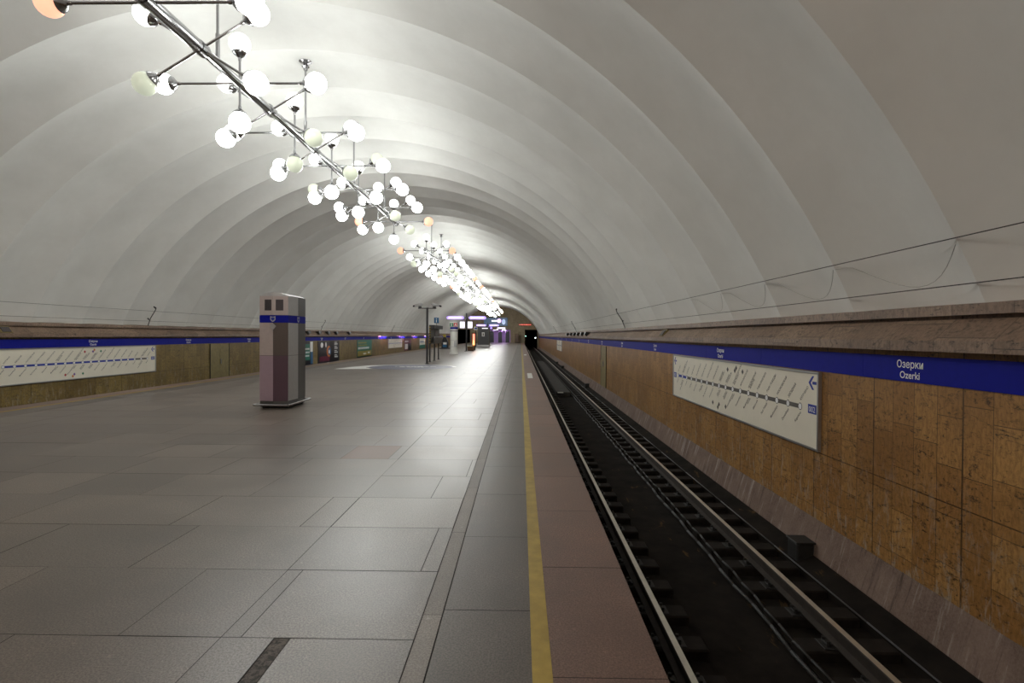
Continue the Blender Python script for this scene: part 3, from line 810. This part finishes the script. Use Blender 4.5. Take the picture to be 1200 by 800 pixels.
def stand():
    t = empty('notice_stand', (-5.40, 34.0, 0), 'metal notice stand with blue information sign and striped post', 'notice stand')
    for k, y in enumerate((-1.7, 0, 1.7)):
        p = MB().tube((0,y,.015),(0,y,2.2),.045,12).lathe([(.1,0),(.1,.02),(.05,.03)], 12, origin=(0,y,0)).build('post', M['darksteel'], t, smooth=math.radians(40))
        if k == 0:
            mb = MB()
            for q_ in range(7): mb.tube((0,y,1.12+.15*q_),(0,y,1.195+.15*q_),.049,12)
            mb.build('yellow_stripes', M['yellow'], p)
    MB().bbox(-.03,.03,-1.66,1.66,1.07,1.985,.01).build('notice_board', M['greypanel'], t)
    MB().bbox(-.035,.28,-1.72,1.72,1.98,2.2,.01).build('header', M['darksteel'], t)
    MB().bbox(.02,.26,-1.66,1.66,1.08,1.12,.01).bbox(.2,.26,-1.66,1.66,1.1,1.5,.01).build('leaflet_rack', M['greypanel'], t)
    MB().tube((.12,0,2.2),(.12,0,2.4),.015,8).build('sign_stem', M['darksteel'], t)
    b = MB().bbox(-.02,.27,-.03,.03,2.34,2.69,.01).build('information_sign', M['skyblue'], t)
    MB().box(.105,.145,-.036,-.03,2.39,2.54).box(.10,.15,-.036,-.03,2.58,2.63).build('information_letter', M['letter'], b)
stand()
def help_column():
    t = empty('help_column', (-5.64, 45.9, 0), 'white help column with green and red tiles on its head', 'help column')
    MB().lathe([(.37,0),(.37,.10),(.33,.14),(.33,.16)], 28).build('base', M['white'], t, smooth=math.radians(30))
    MB().lathe([(.315,.16),(.315,2.2)], 28).build('shaft', M['white'], t, smooth=math.radians(30))
    MB().lathe([(.318,1.15),(.322,1.15),(.322,1.17),(.318,1.17)], 28).lathe([(.318,.62),(.322,.62),(.322,.64),(.318,.64)], 28).lathe([(.318,1.9),(.323,1.9),(.323,2.02),(.318,2.02)], 28).build('grey_lines', M['alu'], t)
    MB().lathe([(.325,2.12),(.33,2.12),(.33,2.27),(.325,2.27)], 28).build('blue_ring', M['blue'], t)
    MB().bbox(-.33,.33,-.3,.3,2.27,2.66,.01).build('head', M['white'], t)
    g = MB().box(-.31,-.01,-.315,-.298,2.31,2.62).build('green_tile', M['green'], t); MB().box(-.2,-.14,-.32,-.314,2.35,2.52).box(-.2,-.14,-.32,-.314,2.54,2.585).build('information_letter', M['letter'], g)
    r = MB().box(.01,.31,-.315,-.298,2.31,2.62).build('red_tile', M['red'], t); mb = MB(); f = lambda a,v,d:(a,-.314-d,v)
    poly(mb, f, [(.06,2.36),(.16,2.58),(.26,2.36),(.21,2.36),(.16,2.48),(.11,2.36)], 0, .006); mb.build('white_symbol', M['letter'], r)
    MB().bbox(.05,.28,-.335,-.27,.62,1.14,.01).build('call_panel', M['palepanel'], t)
help_column()
def sign_post(x, y, label, panels):
    t = empty('sign_post', (x, y, 0), label, 'sign post')
    MB().tube((0,0,.02),(0,0,3.8),.075,14).lathe([(.2,0),(.2,.04),(.09,.07)], 16).build('post', M['darksteel'], t, smooth=math.radians(40))
    f = lambda a, v, d: (a, -.06-d, v)
    def pill(u0, u1, v0, v1):
        r = (v1-v0)/2; cz = (v0+v1)/2
        return [(u1-r + r*math.cos(-PI/2+PI*i/10), cz + r*math.sin(-PI/2+PI*i/10)) for i in range(11)] + [(u0+r + r*math.cos(PI/2+PI*i/10), cz + r*math.sin(PI/2+PI*i/10)) for i in range(11)]
    for u0, u1 in ((-1.98,-.26),(.24,1.96)):
        mb = MB(); poly(mb, f, pill(u0,u1,3.18,3.5), -.06, .06); p = mb.build('direction_sign', M['lilac'], t)
        mb = MB(); u = u0+.2; r = random.Random(int(u0*10))
        while u < u1-.25:
            w = r.uniform(.08,.22); rect(mb, f, u, min(u+w,u1-.2), 3.28, 3.41, .06, .066); u += w+.05
        mb.build('sign_lettering', M['litwhite'], p)
        MB().tube((-.26 if u0 < 0 else 0,0,3.34),(0 if u0 < 0 else .26,0,3.34),.03,8).build('sign_mount', M['darksteel'], p)
    if panels:
        for u0, u1 in ((-.68,-.14),(.1,.62)):
            p = MB().bbox(u0,u1,-.05,.05,2.28,2.98,.01).build('sign_case', M['darksteel'], t); MB().box(u0+.03,u1-.03,-.062,-.048,2.31,2.95).build('lit_panel', M['litwhite'], p)
    return t
sign_post(-5.45, 54.5, 'dark sign post with lilac lit signs and two white lit panels', True)
sign_post(-5.8, 95.0, 'distant sign post with lilac lit signs behind the grey booth', False)
def bin_():
    t = empty('wooden_planter', (-5.1, 55.8, 0), 'low brown wooden box beside the dark sign post', 'box')
    MB().bbox(-.35,.3,-.28,.28,.05,.42,.02).build('box_body', M['wood'], t); MB().bbox(-.38,.33,-.31,.31,.42,.47,.01).build('rim', M['ochre'], t); MB().box(-.3,.25,-.24,.24,0,.05).build('plinth', M['iron'], t)
    t = empty('light_column', (-5.02, 58.0, 0), 'slim glowing red and orange light column behind the sign post', 'light column')
    MB().lathe([(.17,0),(.17,.5),(.12,.55)], 14).build('base', M['iron'], t); MB().lathe([(.1,.55),(.1,1.02)], 14).build('orange_tube', M['orangeled'], t, smooth=math.radians(40)); MB().lathe([(.1,1.02),(.1,1.75)], 14).build('red_tube', M['redled'], t, smooth=math.radians(40)); MB().lathe([(.12,1.75),(.12,1.82)], 14).build('cap', M['iron'], t)
bin_()
def booth():
    t = empty('attendant_booth', (-5.1, 75.2, 0), 'grey metal booth with a white notice on its front', 'booth')
    MB().bbox(-.78,.78,-1.0,1.0,.28,2.62,.03).build('body', M['greypanel'], t); MB().bbox(-.82,.82,-1.04,1.04,0,.3,.02).build('plinth', M['alu'], t); MB().bbox(-.84,.84,-1.06,1.06,2.62,2.74,.02).build('roof', M['darksteel'], t)
    MB().bbox(-.55,.62,-1.02,-.99,.36,2.5,.01).build('front_door', M['darksteel'], t)
    n = MB().box(-.22,.16,-1.035,-1.02,1.45,2.0).build('notice', M['paper'], t); MB().box(-.1,.05,-1.038,-1.034,1.55,1.88).build('notice_print', M['grey'], n)
    MB().box(-.2,.6,-1.035,-1.0,2.5,2.6).build('lit_strip', M['litwhite'], t)
    s = MB().bbox(-1.3,-.8,-1.05,-.97,2.3,2.78,.01).build('square_sign', M['white'], t); MB().box(-1.2,-.9,-1.056,-1.049,2.42,2.66).build('blue_symbol', M['mapblue'], s)
    MB().tube((-1.05,-1.0,0),(-1.05,-1.0,2.3),.05,10).build('sign_stem', M['darksteel'], t)
booth()
def display():
    t = empty('display_stand', (-8.9, 64.0, 0), 'dark display stand with yellow top on a round base by the left wall', 'display stand')
    MB().lathe([(.75,0),(.75,.07),(.6,.1)], 24).build('base', M['iron'], t)
    mb = MB(); mb.prism([(-.42,.1),(.42,.1),(.32,.9),(.1,1.35),(-.18,1.38),(-.38,.8)], -.14, .14, fn=lambda a,b,tt:(a,tt,b)); mb.build('dark_panel', M['night'], t); MB().box(-.25,.2,-.15,-.14,.2,.48).build('blue_print', M['skyblue'], t)
    mb = MB(); mb.prism([(-.22,1.36),(.12,1.33),(.02,1.72),(-.26,1.66)], -.1, .1, fn=lambda a,b,tt:(a,tt,b)); mb.build('yellow_top', M['ochre'], t)
    MB().box(-.2,.2,-.15,-.14,.5,.75).build('white_print', M['paper'], t)
display()

# ------------------------------------------------------------------ far end wall with lobby, portals, screens
YE = Y1
def end_wall():
    mb = MB(); fn = lambda a, b, t: (a, t, b)
    arc = [p for p in arc_pts(48, RV+.2, math.asin(min(1, 9.25/(RV+.2))))]
    top = [(a, b) for a, b in arc if b > 2.9]
    mb.prism([(XW+.3, 2.9)] + [p for p in top] + [(XL-.3, 2.9)], YE-.02, YE+.5, fn=fn)
    P0, P1 = .85, 3.62                      # track portal
    D0, D1 = -7.5, -2.3                     # lobby opening
    for a, b in ((P1, XW+.4), (D1, P0), (mir(P0), D0), (XL-.4, mir(P1))):
        mb.box(a, b, YE-.02, YE+.5, -1.6, 2.9)
    struct(mb.build('wall_front', M['endwall']))
    struct(MB().box(.7, 3.75, YE+.5, 160, -1.61, -1.6).box(.65,.7,YE+.5,160,-1.6,3).box(3.75,3.8,YE+.5,160,-1.6,3).box(.65,3.8,YE+.5,160,2.95,3).build('tunnel_wall', M['soot']))
    struct(MB().box(mir(3.8), mir(.65), 140, 140.1, -1.6, 3).build('tunnel_end_wall', M['soot']))
    struct(MB().box(.65, 3.8, 160, 160.1, -1.6, 3).build('tunnel_wall_end', M['soot']))
    struct(MB().box(D0-.5, D1+.5, 118, YE+6, -.2, -.002).build('lobby_floor', M['slab']))
    struct(MB().box(D0-.5, D1+.5, YE+5, YE+5.2, 0, 3).box(D0-.5,D0-.3,YE+.5,YE+5,0,3).box(D1+.3,D1+.5,YE+.5,YE+5,0,3).build('lobby_wall', M['lilacwall']))
    struct(MB().box(D0-.5, D1+.5, YE+.4, YE+5.2, 2.9, 3.0).build('lobby_ceiling', M['white']))
    struct(MB().box(EDGE_L, EDGE_R, 118, YE, -1.6, -.005).build('platform_end_floor', M['slab']))
end_wall()
for i, (a, b) in enumerate(((-6.95,-6.0),(-5.05,-4.2),(-3.4,-2.55))):
    t = tag(empty('escalator_portal', ((a+b)/2, YE+1.0, 0), ['dark escalator doorway at left','dark escalator doorway in the middle','dark escalator doorway at right'][i]+' of the lilac lobby', 'doorway'))
    w = (b-a)/2
    MB().box(-w,w,-.1,.1,.0,2.5).build('doorway_shade', M['night'], t); MB().box(-w-.08,-w,-.14,.14,0,2.58).box(w,w+.08,-.14,.14,0,2.58).box(-w-.08,w+.08,-.14,.14,2.5,2.62).build('frame', M['lilacwall'], t)  # solid black box stands in for the shade inside the doorway
for i, x in enumerate((-5.6, -3.8)):
    t = empty('lobby_lamp', (x, YE+.8, 2.9), ['lilac ceiling lamp over the left','lilac ceiling lamp over the right'][i]+' half of the far lobby', 'lamp')
    MB().bbox(-.5,.5,-.15,.15,-.1,-.0,.01).build('housing', M['white'], t); MB().box(-.45,.45,-.12,.12,-.12,-.1).build('diffuser', m_emit('lobby_light_%d' % i, (.75,.45,1.0), 40), t)
def lightbox(name, x0, x1, z0, z1, mat, label, cat, extra=None):
    t = empty(name, ((x0+x1)/2, YE-.03, z0), label, cat); w, h = (x1-x0)/2, z1-z0
    MB().bbox(-w,w,-.14,.0,0,h,.02).build('case', M['darksteel'], t)
    s = MB().box(-w+.04,w-.04,-.155,-.139,.04,h-.04).build('screen', M[mat], t)
    if extra: extra(t, w, h)
    return t
def scr(t, w, h):
    f = lambda a, v, d: (a, -.155-d, v)
    mb = MB(); poly(mb, f, ellipse(.75, h*.62, .42, .42), 0, .004); mb.build('pink_disc', M['screenpink'], t)
    mb = MB(); poly(mb, f, ellipse(.72, h*.62, .22, .22), .004, .008); rect(mb, f, -.9, .3, h*.52, h*.7, 0, .005); mb.build('white_print', M['litwhite'], t)
    mb = MB(); poly(mb, f, ellipse(1.75, h*.5, .4, .6), 0, .004); mb.build('blue_glow', m_emit('glow_blue', (.25,.35,.6), .5, light=False), t)
lightbox('advertising_screen', -8.2, -2.95, 3.65, 5.5, 'screenblue', 'wide dark advertising screen high on the brown end wall', 'screen', scr)
lightbox('lobby_sign', -5.25, -3.4, 2.98, 3.4, 'litwhite', 'small white lit sign above the far lobby opening', 'sign')
lightbox('lobby_sign', -7.4, -6.3, 2.95, 3.55, 'lilac', 'lilac lit sign above the left end of the far lobby', 'sign')
def clk(t, w, h):
    f = lambda a, v, d: (a, -.155-d, v); mb = MB(); u = -w+.12; r = random.Random(4)
    while u < w-.15:
        ww = r.uniform(.1,.22); rect(mb, f, u, u+ww, .1, h-.1, 0, .006); u += ww+.09
    mb.build('digits', m_emit('clock_led', (1.0,.10,.04), .55, light=False), t)
lightbox('interval_clock', -.5, 2.2, 3.75, 4.2, 'night', 'black interval clock with red digits above the track portal', 'clock', clk)
t = empty('signal_lamp', (1.15, 133, -1.598), 'pale green signal lamp on a stand inside the dark tunnel', 'signal')
MB().tube((0,0,0),(0,0,2.8),.05,8).build('stand', M['iron'], t); MB().bbox(-.15,.15,-.1,.1,2.7,3.3,.02).build('head', M['iron'], t); MB().tube((0,-.13,3.05),(0,-.1,3.05),.13,14).build('lens', M['signal'], t)
t = empty('tunnel_lamp', (3.60, 133, 1.0), 'bright white lamp on the tunnel wall beyond the portal', 'lamp')
MB().bbox(-.12,.03,-.1,.1,-.1,.25,.02).build('housing', M['iron'], t); MB().tube((-.1,-.14,.05),(-.1,-.1,.05),.11,14).build('lens', M['tunnellamp'], t)
# service doors and pink wall lamps by the far left wall
t = empty('beige_locker', (-9.6, 112, 0), 'beige upright cabinet near the left end of the end wall', 'cabinet')
MB().bbox(-.5,.5,-.4,.4,.05,2.2,.02).build('body', M['doorp'], t); MB().box(-.44,.44,-.42,-.4,.12,2.1).build('door', M['fascia'], t); MB().box(-.45,.45,-.36,.36,0,.05).build('plinth', M['iron'], t)
t = empty('beige_locker', (-.9, 119.0, 0), 'beige upright cabinet against the end wall left of the track portal', 'cabinet')
MB().bbox(-.45,.45,-.4,.4,.05,2.0,.02).build('body', M['doorp'], t); MB().box(-.4,.4,-.42,-.4,.12,1.9).build('door', M['fascia'], t); MB().box(-.4,.4,-.36,.36,0,.05).build('plinth', M['iron'], t)
for i, y in enumerate((56, 65, 73, 82, 91, 101, 111)):
    t = empty('pink_wall_lamp', (XL+.145, y, 1.462), ['first','second','third','fourth','fifth','sixth','seventh'][i]+' pink strip lamp, counted from the near end, under the far left cornice', 'lamp', 'pink lamps under the left cornice')
    MB().box(-.10,.0,-1.5,1.5,.004,.012).box(-.01,.0,-1.5,1.5,-.055,.004).build('housing', M['alu'], t); MB().box(-.075,-.02,-1.45,1.45,-.006,.003).build('tube', M['pinklamp'], t)

# ------------------------------------------------------------------ world, view
w = bpy.data.worlds.new('world'); bpy.context.scene.world = w; w.use_nodes = True
w.node_tree.nodes['Background'].inputs[0].default_value = (0,0,0,1); w.node_tree.nodes['Background'].inputs[1].default_value = 0
sc = bpy.context.scene
sc.view_settings.view_transform = 'Standard'; sc.view_settings.look = 'None'; sc.view_settings.gamma = 1; sc.view_settings.use_curve_mapping = False
sc.view_settings.exposure = 1.22
sc.cycles.use_denoising = True
sc.cycles.max_bounces = 10; sc.cycles.diffuse_bounces = 8; sc.cycles.glossy_bounces = 3
sc.cycles.caustics_reflective = False; sc.cycles.caustics_refractive = False
sc.cycles.sample_clamp_indirect = 6
